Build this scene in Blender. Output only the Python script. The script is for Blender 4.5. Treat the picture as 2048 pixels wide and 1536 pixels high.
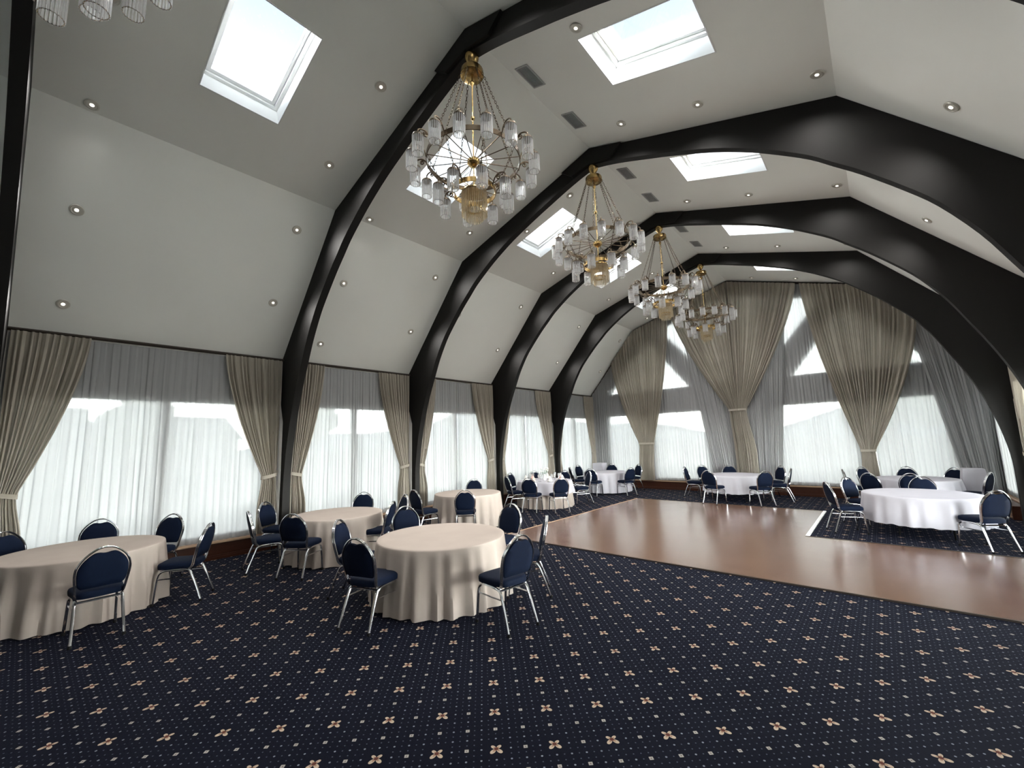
import bpy, math, random
from mathutils import Vector, Matrix
from mathutils.geometry import tessellate_polygon
PI = math.pi
SC = bpy.context.scene
COL = SC.collection
for _o in list(bpy.data.objects):
    bpy.data.objects.remove(_o)

# ------------------------------------------------------------ camera, sky, exposure
YAW, PITCH, ROLL, FPX = 0.713224, 0.136530, -0.030266, 841.893
CAM = Vector((9.0802, 0.0, 1.872))
fw = Vector((-math.sin(YAW)*math.cos(PITCH), math.cos(YAW)*math.cos(PITCH), math.sin(PITCH)))
rt = Vector((math.cos(YAW), math.sin(YAW), 0))
up = rt.cross(fw)
rt2 = math.cos(ROLL)*rt + math.sin(ROLL)*up
up2 = -math.sin(ROLL)*rt + math.cos(ROLL)*up
cd = bpy.data.cameras.new('camera')
cam = bpy.data.objects.new('camera', cd); COL.objects.link(cam)
cam.matrix_world = Matrix(((rt2.x, up2.x, -fw.x, CAM.x), (rt2.y, up2.y, -fw.y, CAM.y), (rt2.z, up2.z, -fw.z, CAM.z), (0, 0, 0, 1)))
cd.sensor_fit = 'HORIZONTAL'; cd.sensor_width = 36; cd.lens = FPX/2048*36
cd.clip_start = 0.05; cd.clip_end = 2000
SC.camera = cam
SKY_HORIZON, SKY_ZENITH, SKY_FALL = 18.0, 0.092, 6.8
FILL_SPOT_W = 12.0
SC.view_settings.view_transform = 'Standard'
SC.view_settings.look = 'None'
SC.view_settings.gamma = 1
SC.view_settings.use_curve_mapping = False
SC.view_settings.exposure = 2.66
SC.cycles.max_bounces = 12
SC.cycles.diffuse_bounces = 8
SC.cycles.transparent_max_bounces = 24
SC.cycles.transmission_bounces = 8
SC.cycles.glossy_bounces = 4
SC.cycles.sample_clamp_indirect = 6
SC.cycles.use_denoising = True
SC.cycles.caustics_reflective = False
SC.cycles.caustics_refractive = False

w = bpy.data.worlds.new('sky'); SC.world = w; w.use_nodes = True
nt = w.node_tree; nt.nodes.clear()
out = nt.nodes.new('ShaderNodeOutputWorld'); bg = nt.nodes.new('ShaderNodeBackground')
tc = nt.nodes.new('ShaderNodeTexCoord'); sx = nt.nodes.new('ShaderNodeSeparateXYZ')
rp = nt.nodes.new('ShaderNodeValToRGB')
nz = nt.nodes.new('ShaderNodeTexNoise'); nz.inputs['Scale'].default_value = 2.2; nz.inputs['Detail'].default_value = 5
mx = nt.nodes.new('ShaderNodeMix'); mx.data_type = 'RGBA'
rp.color_ramp.elements[0].position = 0.0; rp.color_ramp.elements[0].color = (1.0, 0.985, 0.94, 1)
rp.color_ramp.elements[1].position = 0.75; rp.color_ramp.elements[1].color = (0.66, 0.78, 0.95, 1)
mx.inputs['B'].default_value = (0.92, 0.95, 0.97, 1)
mr = nt.nodes.new('ShaderNodeMapRange'); mr.inputs[1].default_value = 0.42; mr.inputs[2].default_value = 0.70; mr.inputs[4].default_value = 0.6
L = nt.links.new
def _m(op, a, b):
    n = nt.nodes.new('ShaderNodeMath'); n.operation = op
    for i, q in enumerate((a, b)):
        if q is None: continue
        if isinstance(q, bpy.types.NodeSocket): L(q, n.inputs[i])
        else: n.inputs[i].default_value = q
    return n.outputs[0]
L(tc.outputs['Generated'], sx.inputs[0]); L(sx.outputs['Z'], rp.inputs[0])
L(tc.outputs['Generated'], nz.inputs['Vector']); L(nz.outputs[0], mr.inputs[0]); L(mr.outputs[0], mx.inputs['Factor'])
L(rp.outputs[0], mx.inputs['A']); L(mx.outputs['Result'], bg.inputs[0])
# bright hazy horizon falling smoothly to a softer zenith, the same all the way round
zz = _m('MAXIMUM', sx.outputs['Z'], 0.0)
glow = _m('EXPONENT', _m('MULTIPLY', zz, -SKY_FALL), None)
L(_m('ADD', _m('MULTIPLY', glow, SKY_HORIZON-SKY_ZENITH), SKY_ZENITH), bg.inputs[1])
L(bg.outputs[0], out.inputs[0])
w.cycles.sampling_method = 'MANUAL'; w.cycles.sample_map_resolution = 512

# ------------------------------------------------------------ dimensions of the hall (metres)
XC, ZR = 5.6146, 7.1777          # ridge
XK, ZK = 2.1025, 6.1082          # knee of the ceiling
ZE = 3.6872                      # eaves
W = 2*XC                         # room width
YF = 15.5516                     # inner face of far wall
YB = -6.6                        # wall behind the camera
AT = 0.13                        # arch thickness
STEP = 3.0727
ARCH_Y = [-3.52, -0.42] + [3.3353+i*STEP for i in range(4)]
BAYS = [(ARCH_Y[i]+AT, (ARCH_Y[i+1] if i < 5 else YF)) for i in range(1, 6)]   # the five bays in view
BACKBAYS = [(YB, ARCH_Y[0]), (ARCH_Y[0]+AT, ARCH_Y[1])]
WIN_TOP, WIN_BOT = 2.79, 0.36

# ------------------------------------------------------------ materials
def srgb(r, g, b):
    f = lambda c: (c/255/12.92 if c/255 <= .04045 else ((c/255+.055)/1.055)**2.4)
    return (f(r), f(g), f(b), 1)
class NT:
    def __init__(s, name):
        s.m = bpy.data.materials.new(name); s.m.use_nodes = True
        s.t = s.m.node_tree; s.t.nodes.clear()
        s.out = s.t.nodes.new('ShaderNodeOutputMaterial')
    def n(s, kind, **kw):
        nd = s.t.nodes.new(kind)
        for k, v in kw.items():
            setattr(nd, k, v)
        return nd
    def put(s, sock, v):
        if isinstance(v, bpy.types.NodeSocket): s.t.links.new(v, sock)
        else: sock.default_value = v
    def M(s, op, a, b=None, c=None):
        nd = s.n('ShaderNodeMath', operation=op); s.put(nd.inputs[0], a)
        if b is not None: s.put(nd.inputs[1], b)
        if c is not None: s.put(nd.inputs[2], c)
        return nd.outputs[0]
    def mix(s, f, a, b):
        nd = s.n('ShaderNodeMix', data_type='RGBA'); s.put(nd.inputs['Factor'], f); s.put(nd.inputs['A'], a); s.put(nd.inputs['B'], b)
        return nd.outputs['Result']
    def mixsh(s, f, a, b):
        nd = s.n('ShaderNodeMixShader'); s.put(nd.inputs[0], f); s.put(nd.inputs[1], a); s.put(nd.inputs[2], b)
        return nd.outputs[0]
    def noise(s, scale, detail=3, vec=None, rough=.5):
        nd = s.n('ShaderNodeTexNoise'); nd.inputs['Scale'].default_value = scale; nd.inputs['Detail'].default_value = detail; nd.inputs['Roughness'].default_value = rough
        if vec is not None: s.put(nd.inputs['Vector'], vec)
        return nd.outputs[0]
    def pos(s):
        return s.n('ShaderNodeNewGeometry').outputs['Position']
    def objco(s):
        return s.n('ShaderNodeTexCoord').outputs['Object']
    def scale(s, vec, sc):
        nd = s.n('ShaderNodeMapping'); s.put(nd.inputs['Vector'], vec); nd.inputs['Scale'].default_value = sc
        return nd.outputs[0]
    def bsdf(s, col, rough=.5, metal=0, spec=.5, bump=None, bstr=.1, **kw):
        b = s.n('ShaderNodeBsdfPrincipled'); s.put(b.inputs['Base Color'], col); s.put(b.inputs['Roughness'], rough)
        b.inputs['Metallic'].default_value = metal; b.inputs['Specular IOR Level'].default_value = spec
        for k, v in kw.items(): s.put(b.inputs[k.replace('_', ' ')], v)
        if bump is not None:
            bp = s.n('ShaderNodeBump'); bp.inputs['Strength'].default_value = bstr; bp.inputs['Distance'].default_value = .01
            s.put(bp.inputs['Height'], bump); s.t.links.new(bp.outputs[0], b.inputs['Normal'])
        return b.outputs[0]
    def done(s, sh):
        s.t.links.new(sh, s.out.inputs['Surface']); return s.m

def plain(name, col, rough=.5, metal=0, spec=.5, var=.12, sc=6, bump=0):
    t = NT(name); nz = t.noise(sc, 4, t.objco())
    dark = (col[0]*(1-var), col[1]*(1-var), col[2]*(1-var), 1); lite = (min(1, col[0]*(1+var)), min(1, col[1]*(1+var)), min(1, col[2]*(1+var)), 1)
    c = t.mix(nz, dark, lite)
    return t.done(t.bsdf(c, rough, metal, spec, t.noise(sc*12, 2, t.objco()) if bump else None, bump))

def carpet():
    t = NT('patterned_carpet'); S = 0.3635; U0, V0 = 6.827, -3.538
    sep = t.n('ShaderNodeSeparateXYZ'); t.put(sep.inputs[0], t.pos())
    x, y = sep.outputs[0], sep.outputs[1]; M = t.M; r2 = 1/math.sqrt(2)
    u = M('MULTIPLY', M('ADD', x, y), r2/S); v = M('MULTIPLY', M('SUBTRACT', y, x), r2/S)
    u = M('SUBTRACT', u, U0/S); v = M('SUBTRACT', v, V0/S)
    fr = lambda a: M('SUBTRACT', a, M('ROUND', a))
    fu, fv = fr(u), fr(v)
    r = M('SQRT', M('ADD', M('MULTIPLY', fu, fu), M('MULTIPLY', fv, fv)))
    th = M('ARCTAN2', fv, fu)
    pet = M('ABSOLUTE', M('SINE', M('MULTIPLY', th, 2)))
    lim = M('MULTIPLY_ADD', M('POWER', pet, 1.3), .112, .016)
    lower = M('MULTIPLY_ADD', M('SINE', th), -.16, 1.0)
    lim = M('MULTIPLY', lim, lower)
    flower = M('LESS_THAN', r, lim)
    core = M('LESS_THAN', r, .036)
    inner = M('LESS_THAN', r, M('MULTIPLY', lim, .55))
    near = M('LESS_THAN', M('MAXIMUM', M('ABSOLUTE', fu), M('ABSOLUTE', fv)), .15)
    far = M('SUBTRACT', 1.0, near)
    fu2, fv2 = fr(M('MULTIPLY', u, 2)), fr(M('MULTIPLY', v, 2))
    m2 = M('MAXIMUM', M('ABSOLUTE', fu2), M('ABSOLUTE', fv2))
    sq = M('MULTIPLY', M('LESS_THAN', m2, .068), far)
    sqc = M('LESS_THAN', m2, .022)
    nsq = M('SUBTRACT', 1.0, M('LESS_THAN', m2, .13))
    def dots(k, rad):
        a, b = fr(M('MULTIPLY', u, k)), fr(M('MULTIPLY', v, k))
        return M('LESS_THAN', M('ADD', M('MULTIPLY', a, a), M('MULTIPLY', b, b)), rad*rad)
    d8 = M('MULTIPLY', M('MULTIPLY', dots(8, .10), far), nsq)
    d4 = M('MULTIPLY', M('MULTIPLY', dots(4, .072), far), nsq)
    pile = t.noise(900, 2, t.pos()); wear = t.noise(.9, 4, t.pos())
    c = t.mix(pile, (.0005, .0006, .0022, 1), (.0017, .0020, .0062, 1))
    c = t.mix(M('MULTIPLY', M('SUBTRACT', wear, .42), .55), c, (.010, .011, .019, 1))
    c = t.mix(M('MULTIPLY', d8, .60), c, (.11, .125, .165, 1))
    c = t.mix(M('MULTIPLY', d4, .85), c, (.21, .23, .27, 1))
    c = t.mix(sq, c, (.33, .31, .28, 1)); c = t.mix(M('MULTIPLY', sq, sqc), c, (.12, .09, .08, 1))
    c = t.mix(flower, c, (.42, .33, .25, 1)); c = t.mix(M('MULTIPLY', flower, inner), c, (.28, .175, .115, 1)); c = t.mix(core, c, (.09, .03, .02, 1))
    return t.done(t.bsdf(c, .9, 0, .06, pile, .5, Sheen_Weight=.055, Sheen_Roughness=.35, Sheen_Tint=(.35, .40, .75, 1)))

def wood_floor():
    t = NT('laminate_floor'); p = t.pos()
    br = t.n('ShaderNodeTexBrick'); t.put(br.inputs['Vector'], p)
    for k, v in dict(Scale=1.0).items(): br.inputs[k].default_value = v
    br.inputs['Brick Width'].default_value = 1.28; br.inputs['Row Height'].default_value = .096; br.inputs['Mortar Size'].default_value = .0012
    br.inputs['Color1'].default_value = (.0, .0, .0, 1); br.inputs['Color2'].default_value = (1, 1, 1, 1); br.inputs['Mortar'].default_value = (.3, .3, .3, 1)
    br.offset = .37
    g1 = t.noise(3, 6, t.scale(p, (.55, 9, 1)), .6); g2 = t.noise(14, 4, t.scale(p, (.7, 14, 1)), .6)
    c = t.mix(br.outputs[0], srgb(88, 66, 55), srgb(107, 83, 70))
    c = t.mix(t.M('MULTIPLY', g1, .75), c, srgb(72, 48, 38)); c = t.mix(t.M('MULTIPLY', g2, .4), c, srgb(140, 108, 88))
    ro = t.M('MULTIPLY_ADD', t.noise(2.5, 3, p), .10, .15)
    return t.done(t.bsdf(c, ro, 0, 1.0, g2, .03))

def dark_wood(name, a, b, rough):
    t = NT(name); o = t.objco()
    g = t.noise(4, 6, t.scale(o, (8, 1.2, 8)), .6)
    return t.done(t.bsdf(t.mix(g, a, b), t.M('MULTIPLY_ADD', g, .15, rough), 0, .28, g, .08))

def cloth_mat(name, col, trans=.25, var=.08, alpha=0.0, weave=500):
    t = NT(name); o = t.objco(); nz = t.noise(3, 4, o); wv = t.noise(weave, 1, o)
    c = t.mix(nz, tuple(k*(1-var) for k in col[:3])+(1,), tuple(min(1, k*(1+var)) for k in col[:3])+(1,))
    d = t.n('ShaderNodeBsdfDiffuse'); t.put(d.inputs[0], c)
    bp = t.n('ShaderNodeBump'); bp.inputs['Strength'].default_value = .15; bp.inputs['Distance'].default_value = .002; t.put(bp.inputs['Height'], wv); t.t.links.new(bp.outputs[0], d.inputs['Normal'])
    tr = t.n('ShaderNodeBsdfTranslucent'); t.put(tr.inputs[0], c)
    sh = t.mixsh(trans, d.outputs[0], tr.outputs[0])
    if alpha > 0:
        tp = t.n('ShaderNodeBsdfTransparent'); sh = t.mixsh(alpha, sh, tp.outputs[0])
    return t.done(sh)

def glass_pane():
    t = NT('window_glass'); tp = t.n('ShaderNodeBsdfTransparent'); tp.inputs[0].default_value = (.96, .98, .97, 1)
    g = t.n('ShaderNodeBsdfGlossy'); g.inputs['Roughness'].default_value = .02
    nz = t.noise(2, 2, t.objco())
    return t.done(t.mixsh(t.M('MULTIPLY_ADD', nz, .02, .04), tp.outputs[0], g.outputs[0]))

def rod_glass(name, tint, dens, refr=.6):
    t = NT(name); tp = t.n('ShaderNodeBsdfGlass'); tp.inputs[0].default_value = tint; tp.inputs['IOR'].default_value = 1.5; tp.inputs['Roughness'].default_value = .06
    th = t.n('ShaderNodeBsdfTransparent'); th.inputs[0].default_value = tint
    tl = t.n('ShaderNodeBsdfTranslucent'); tl.inputs[0].default_value = tint
    df = t.n('ShaderNodeBsdfDiffuse'); df.inputs[0].default_value = tint
    nz = t.noise(30, 2, t.objco())
    body = t.mixsh(.5, tl.outputs[0], df.outputs[0])
    clear = t.mixsh(refr, th.outputs[0], tp.outputs[0])
    return t.done(t.mixsh(t.M('MULTIPLY_ADD', nz, .15, dens), clear, body))

def glint_lens():
    t = NT('painted_glint_lens'); nz = t.noise(60, 2, t.objco())
    c = t.mix(nz, (1, .95, .84, 1), (.9, .86, .78, 1))
    return t.done(t.bsdf(c, .15, 0, .5, Emission_Color=c, Emission_Strength=.35))  # emission paints a bright glint on the lens of an unlit fixture
MT = dict(
    carpet=carpet(), wood=wood_floor(),
    beam=dark_wood('dark_stained_timber', (.0045, .0042, .0038, 1), (.0105, .0095, .0085, 1), .58),
    plinth=dark_wood('reddish_brown_wood', srgb(40, 20, 13), srgb(72, 38, 24), .38),
    ledge=dark_wood('pale_wood', srgb(150, 120, 96), srgb(186, 160, 136), .4),  # paler tone than the plinth wood
    ceiling=plain('painted_plaster', (.87, .875, .83, 1), .9, 0, .2, .03, 1.3, .04),
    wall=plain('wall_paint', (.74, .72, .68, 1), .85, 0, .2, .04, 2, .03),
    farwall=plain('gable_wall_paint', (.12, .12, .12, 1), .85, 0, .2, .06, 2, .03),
    curtain=cloth_mat('beige_curtain_cloth', (.425, .39, .33, 1), .28),
    sheer=cloth_mat('sheer_voile', (.36, .365, .365, 1), .255, .03, .014, 900),
    cream=cloth_mat('cream_table_linen', (.43, .372, .33, 1), .1),
    creamlit=cloth_mat('cream_table_linen_lit_top', (.60, .52, .46, 1), .1),  # lighter copy of the linen for tops lit from above, unused
    white=cloth_mat('white_table_linen', (.50, .49, .535, 1), .15),
    navy=plain('navy_upholstery', (.0017, .0052, .0172, 1), .8, 0, .12, .25, 40, .2),
    chrome=plain('polished_chrome', (.72, .72, .74, 1), .14, 1, .5, .05, 20),
    brass=plain('aged_brass', (.40, .27, .11, 1), .26, 1, .5, .2, 12),
    bronze=plain('dark_bronze', (.10, .075, .05, 1), .35, 1, .5, .2, 12),
    rods=rod_glass('clear_glass_rods', (.99, .99, .99, 1), .30),
    amber=rod_glass('amber_glass_rods', (.94, .87, .73, 1), .20),
    pvc=plain('white_window_frame', (.80, .80, .80, 1), .4, 0, .4, .03, 5),
    glass=glass_pane(),
    track=plain('dark_brown_track', (.035, .026, .02, 1), .5, 0, .4, .15, 8),
    grille=plain('white_grille', (.42, .42, .41, 1), .5, 0, .4, .05, 8),
    black=plain('black_void', (.006, .006, .006, 1), .8, 0, .2, .1, 8),
    silver=plain('brushed_nickel', (.60, .58, .52, 1), .35, .35, .5, .1, 20),
    lampglass=glint_lens(),
    china=plain('white_china', (.82, .82, .82, 1), .2, 0, .6, .03, 10),
    pink=cloth_mat('pink_napkin_linen', (.72, .45, .40, 1), .1),
    drinkglass=rod_glass('drinking_glass', (.98, .99, .99, 1), .06, .3),
    petals=plain('white_petals', (.8, .78, .72, 1), .7, 0, .2, .1, 20),
    leaf=plain('green_leaf', (.06, .13, .05, 1), .6, 0, .3, .3, 20),
    lawn=plain('haze_paled_lawn', (.66, .66, .60, 1), .95, 0, .1, .25, .15),  # grass colour paled to paint in haze and bounce more daylight indoors
    hill=plain('haze_painted_hill', (.66, .74, .80, 1), 1, 0, 0, .1, .02),  # aerial haze painted as a pale blue base colour
    render=plain('haze_paled_render', (.66, .68, .66, 1), .9, 0, .1, .1, .5),  # walls, roof and leaves below are lightened to paint in haze
    roof=plain('haze_paled_roof', (.55, .57, .56, 1), .9, 0, .1, .1, .5),
    tree=plain('haze_paled_leaves', (.46, .52, .42, 1), .9, 0, .1, .3, 1.5),
    bark=plain('bark', (.20, .17, .14, 1), .9, 0, .1, .3, 6),
    dome=plain('white_canopy', (.85, .88, .88, 1), .8, 0, .1, .05, 2),
    pole=plain('grey_painted_metal', (.16, .17, .18, 1), .5, 0, .4, .1, 8),
)

# ------------------------------------------------------------ mesh helpers
class MB:
    def __init__(s): s.v = []; s.f = []
    def add(s, vs, fs):
        o = len(s.v); s.v += [tuple(p) for p in vs]; s.f += [tuple(i+o for i in f) for f in fs]
    def box(s, x0, x1, y0, y1, z0, z1, mat=None):
        vs = [Vector((x, y, z)) for x in (x0, x1) for y in (y0, y1) for z in (z0, z1)]
        if mat is not None: vs = [mat @ p for p in vs]
        s.add(vs, [(0, 1, 3, 2), (4, 6, 7, 5), (0, 4, 5, 1), (2, 3, 7, 6), (0, 2, 6, 4), (1, 5, 7, 3)])
        return s
    def tube(s, pts, r, n=8, closed=False, squash=None):
        pts = [Vector(p) for p in pts]; m = len(pts); rs = r if isinstance(r, (list, tuple)) else [r]*m
        ref = None; rings = []
        for i, p in enumerate(pts):
            a = pts[(i-1) % m] if (closed or i) else p; b = pts[(i+1) % m] if (closed or i < m-1) else p
            t = (b-a).normalized()
            if ref is None:
                ref = Vector((0, 0, 1)) if abs(t.z) < .9 else Vector((1, 0, 0))
            nn = (ref - t*ref.dot(t)).normalized(); bb = t.cross(nn); ref = nn
            rings.append([p + (nn*math.cos(2*PI*k/n) + bb*math.sin(2*PI*k/n)*(squash or 1))*rs[i] for k in range(n)])
        vs = [q for g in rings for q in g]; fs = []
        for i in range(m if closed else m-1):
            j = (i+1) % m
            for k in range(n): fs.append((i*n+k, i*n+(k+1) % n, j*n+(k+1) % n, j*n+k))
        if not closed: fs += [tuple(range(n))[::-1], tuple((m-1)*n+k for k in range(n))]
        s.add(vs, fs); return s
    def lathe(s, prof, n=16, c=(0, 0, 0), cap=True):
        vs = []; fs = []
        for r, z in prof:
            for k in range(n): vs.append((c[0]+r*math.cos(2*PI*k/n), c[1]+r*math.sin(2*PI*k/n), c[2]+z))
        for i in range(len(prof)-1):
            for k in range(n): fs.append((i*n+k, i*n+(k+1) % n, (i+1)*n+(k+1) % n, (i+1)*n+k))
        if cap and prof[0][0] > 1e-6: fs.append(tuple(range(n))[::-1])
        if cap and prof[-1][0] > 1e-6: fs.append(tuple((len(prof)-1)*n+k for k in range(n)))
        s.add(vs, fs); return s
    def grid(s, fn, nu, nv, wrap=False):
        vs = [fn(i/nu, j/nv) for j in range(nv+1) for i in range(nu+1)]
        s.add(vs, [(j*(nu+1)+i, j*(nu+1)+i+1, (j+1)*(nu+1)+i+1, (j+1)*(nu+1)+i) for j in range(nv) for i in range(nu)]); return s
    def slab(s, outer, holes, fn, t):
        """flat plate with holes: 2-D polygons, fn(u, v, w) -> 3-D point, w from 0 to t"""
        polys = [outer]+holes
        tris = tessellate_polygon([[Vector((u, v, 0)) for u, v in p] for p in polys])
        flat = [q for p in polys for q in p]; n = len(flat)
        vs = [fn(u, v, 0) for u, v in flat]+[fn(u, v, t) for u, v in flat]
        fs = [tuple(tr) for tr in tris]+[tuple(i+n for i in tr)[::-1] for tr in tris]; o = 0
        for p in polys:
            for i in range(len(p)): a, b = o+i, o+(i+1) % len(p); fs.append((a, b, b+n, a+n))
            o += len(p)
        s.add(vs, fs); return s
    def mesh(s, name, mat, smooth=True, ang=40):
        me = bpy.data.meshes.new(name); me.from_pydata(s.v, [], s.f); me.materials.append(mat)
        if smooth:
            me.polygons.foreach_set('use_smooth', [True]*len(me.polygons)); me.set_sharp_from_angle(angle=math.radians(ang))
        me.update(); return me

def ob(name, mb, mat, parent=None, smooth=True, ang=40):
    me = mb if isinstance(mb, bpy.types.Mesh) else mb.mesh(name, mat, smooth, ang)
    o = bpy.data.objects.new(name, me); COL.objects.link(o)
    if parent is not None: o.parent = parent
    return o
def tag(o, label=None, cat=None, group=None, kind=None):
    if label: o['label'] = label
    if cat: o['category'] = cat
    if group: o['group'] = group
    if kind: o['kind'] = kind
    return o
def empty(name, loc=(0, 0, 0), rz=0):
    o = bpy.data.objects.new(name, None); o.empty_display_size = .1; COL.objects.link(o); o.location = loc; o.rotation_euler = (0, 0, rz); return o
def thing(name, label, cat, loc=(0, 0, 0), rz=0, group=None): return tag(empty(name, loc, rz), label, cat, group)
def struct(o, label=None): return tag(o, label, None, None, 'structure')
def dup(root, loc, rz, label=None):
    def rec(o, par):
        c = o.copy(); COL.objects.link(c)
        if par is not None: c.parent = par
        for ch in o.children: rec(ch, c)
        return c
    r = rec(root, None); r.location = loc; r.rotation_euler = (0, 0, rz)
    if label: r['label'] = label
    return r
def catmull(pts, n=6):
    pts = [Vector(p) for p in pts]; res = []
    for i in range(len(pts)-1):
        a = pts[max(i-1, 0)]; b = pts[i]; c = pts[i+1]; d = pts[min(i+2, len(pts)-1)]
        for k in range(n):
            t = k/n
            res.append(.5*((2*b)+(c-a)*t+(2*a-5*b+4*c-d)*t*t+(3*b-3*c+d-a)*t**3))
    res.append(pts[-1]); return res
def rect(a, b, c, d): return [(a, c), (b, c), (b, d), (a, d)]
ORD = ['first', 'second', 'third', 'fourth', 'fifth', 'sixth']

# ------------------------------------------------------------ room shell
fl = MB(); fl.box(-.2, W+.2, YB, YF+.2, -.12, 0)
struct(ob('floor', fl, MT['carpet'], smooth=False), 'navy patterned carpet with small flowers, squares and dots')
DX0, DX1, DX2, DY0, DY1, DY2 = 3.1288, 7.8229, W-.16, 6.443, 9.4685, 12.682
df = MB(); df.slab([(DX0, DY0), (DX2, DY0), (DX2, DY1), (DX1, DY1), (DX1, DY2), (DX0, DY2)], [], lambda u, v, k: (u, v, k), .014)
dfo = struct(ob('floor', df, MT['wood'], smooth=False), 'reddish brown laminate dance floor laid in the carpet')
dfo.name = 'floor_dance'
def strip(x0, x1, y0, y1, m): return ob('edge_strip', MB().box(x0, x1, y0, y1, 0, .019), MT[m], dfo, False)
strip(DX0-.03, DX0, DY0, DY2, 'ledge'); strip(DX1, DX1+.06, DY1+.03, DY2, 'pvc'); strip(DX0, DX1, DY2, DY2+.02, 'track'); strip(DX1, DX2, DY1, DY1+.03, 'track'); strip(DX0, DX2, DY0-.02, DY0, 'track')

# skylight openings: (y0, y1) along the hall, s0..s1 along the slope from knee to ridge
SL = math.hypot(XC-XK, ZR-ZK)
def slope_s(x): return (x-XK)/(XC-XK)*SL
SKY_S = (slope_s(3.14), slope_s(4.455))
SKY_Y = [(1.07+i*3.055, 1.98+i*3.06) for i in range(-1, 5)]
def plane(p0, p1, side):
    a = Vector((p0[0], 0, p0[1])); b = Vector((p1[0], 0, p1[1])); d = (b-a).normalized(); n = Vector((-d.z, 0, d.x))
    if side: a.x, b.x = W-a.x, W-b.x; d.x = -d.x; n.x = -n.x
    return (lambda s, y, w: a+d*s+n*w+Vector((0, y, 0))), (b-a).length
ce = MB(); planes = {}
for side in (0, 1):
    lo, l0 = plane((-.02, ZE-.023), (XK, ZK), side); hi, l1 = plane((XK, ZK), (XC, ZR), side)
    planes[side] = (lo, l0, hi, l1)
    ce.slab([(0, YB-.1), (l0, YB-.1), (l0, YF+.2), (0, YF+.2)], [], lo, .10)
    ce.slab([(0, YB-.1), (l1, YB-.1), (l1, YF+.2), (0, YF+.2)], [[(SKY_S[0]-.014, a-.014), (SKY_S[1]+.014, a-.014), (SKY_S[1]+.014, b+.014), (SKY_S[0]-.014, b+.014)] for a, b in SKY_Y], hi, .10)
struct(ob('ceiling', ce, MT['ceiling'], smooth=False), 'off-white plaster ceiling folded into four slopes')

NWIN = [0]
def window_root(label):
    NWIN[0] += 1
    return struct(empty('window_%d' % NWIN[0]), label)
def skylight(side, i):
    fn = planes[side][2]; a, b = SKY_Y[i]; s0, s1 = SKY_S
    root = window_root('white roof window in the %s slope, %s ceiling bay from the camera' % (('left', 'right')[side], ('nearest' if i == 0 else ORD[max(i-1, 0)])))
    sh = MB(); T0, T1 = -.004, .30; k = .015
    for u0, u1, v0, v1 in ((s0-k, s0, a-k, b+k), (s1, s1+k, a-k, b+k), (s0, s1, a-k, a), (s0, s1, b, b+k)):
        sh.slab(rect(u0, u1, v0, v1), [], lambda u, v, w: fn(u, v, w+T0), T1-T0)
    ob('reveal', sh, MT['pvc'], root, False)
    fr = MB(); g = .045
    fr.slab(rect(s0, s1, a, b), [rect(s0+g, s1-g, a+g, b-g)], lambda u, v, w: fn(u, v, w+.24), .10)
    ob('frame', fr, MT['pvc'], root, False)
    sa = MB(); h = .095
    sa.slab(rect(s0+g+.006, s1-g-.006, a+g+.006, b-g-.006), [rect(s0+h, s1-h, a+h, b-h)], lambda u, v, w: fn(u, v, w+.27), .07)
    ob('sash', sa, MT['pvc'], root, False)
    bar = MB(); ye = (a+b)/2
    p, q = fn(s1-.05, a+.12, .235), fn(s1-.05, b-.12, .235); bar.tube([p, q], .012, 6)
    ob('handle', bar, MT['silver'], root)
    pn = MB(); pn.slab(rect(s0+h-.01, s1-h+.01, a+h-.01, b-h+.01), [], lambda u, v, w: fn(u, v, w+.30), .012)
    ob('pane', pn, MT['glass'], root, False)
for side in (0, 1):
    for i in range(len(SKY_Y)): skylight(side, i)

# side walls with window openings
def side_windows():
    hs = []
    for a, b in BAYS: hs.append((a+.12 if a < 14 else a, b-.12))
    for a, b in BACKBAYS: hs.append((a+.15, b-.12))
    return hs
SW = side_windows()
for side, nm in ((0, 'wall_left'), (1, 'wall_right')):
    fn = (lambda u, v, w: (-w, u, v)) if side == 0 else (lambda u, v, w: (W+w, u, v))
    wl = MB(); wl.slab([(YB, -.1), (YF+.2, -.1), (YF+.2, ZE+.02), (YB, ZE+.02)], [rect(a, b, WIN_BOT, WIN_TOP) for a, b in SW], fn, .13)
    struct(ob(nm, wl, MT['wall'], smooth=False), 'long side wall of the hall with a window between every pair of arches')
    for k, (a, b) in enumerate(SW):
        where = '%s window bay from the camera' % ORD[k] if k < 5 else 'window behind the camera'
        root = window_root('wide white window in the %s wall, %s' % (('left', 'right')[side], where))
        f = MB(); e = .06; mid = (a+b)/2; m = .065
        f.slab(rect(a, b, WIN_BOT, WIN_TOP), [rect(a+e, mid-m, WIN_BOT+e, WIN_TOP-e), rect(mid+m, b-e, WIN_BOT+e, WIN_TOP-e)], lambda u, v, w: fn(u, v, w+.02), .07)
        ob('frame', f, MT['pvc'], root, False)
        for c0, c1 in ((a+e-.005, mid-m+.005), (mid+m-.005, b-e+.005)):
            p = MB(); p.slab(rect(c0, c1, WIN_BOT+e-.005, WIN_TOP-e+.005), [], lambda u, v, w: fn(u, v, w+.05), .01)
            ob('pane', p, MT['glass'], root, False)
bw = MB(); bw.slab([(-.2, -.1), (W+.2, -.1), (W+.2, ZE), (W-XK, ZK+.1), (XC, ZR+.1), (XK, ZK+.1), (-.2, ZE)], [], lambda u, v, w: (u, YB-w, v), .2)
struct(ob('wall_back', bw, MT['wall'], smooth=False), 'plain wall behind the camera')

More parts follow.
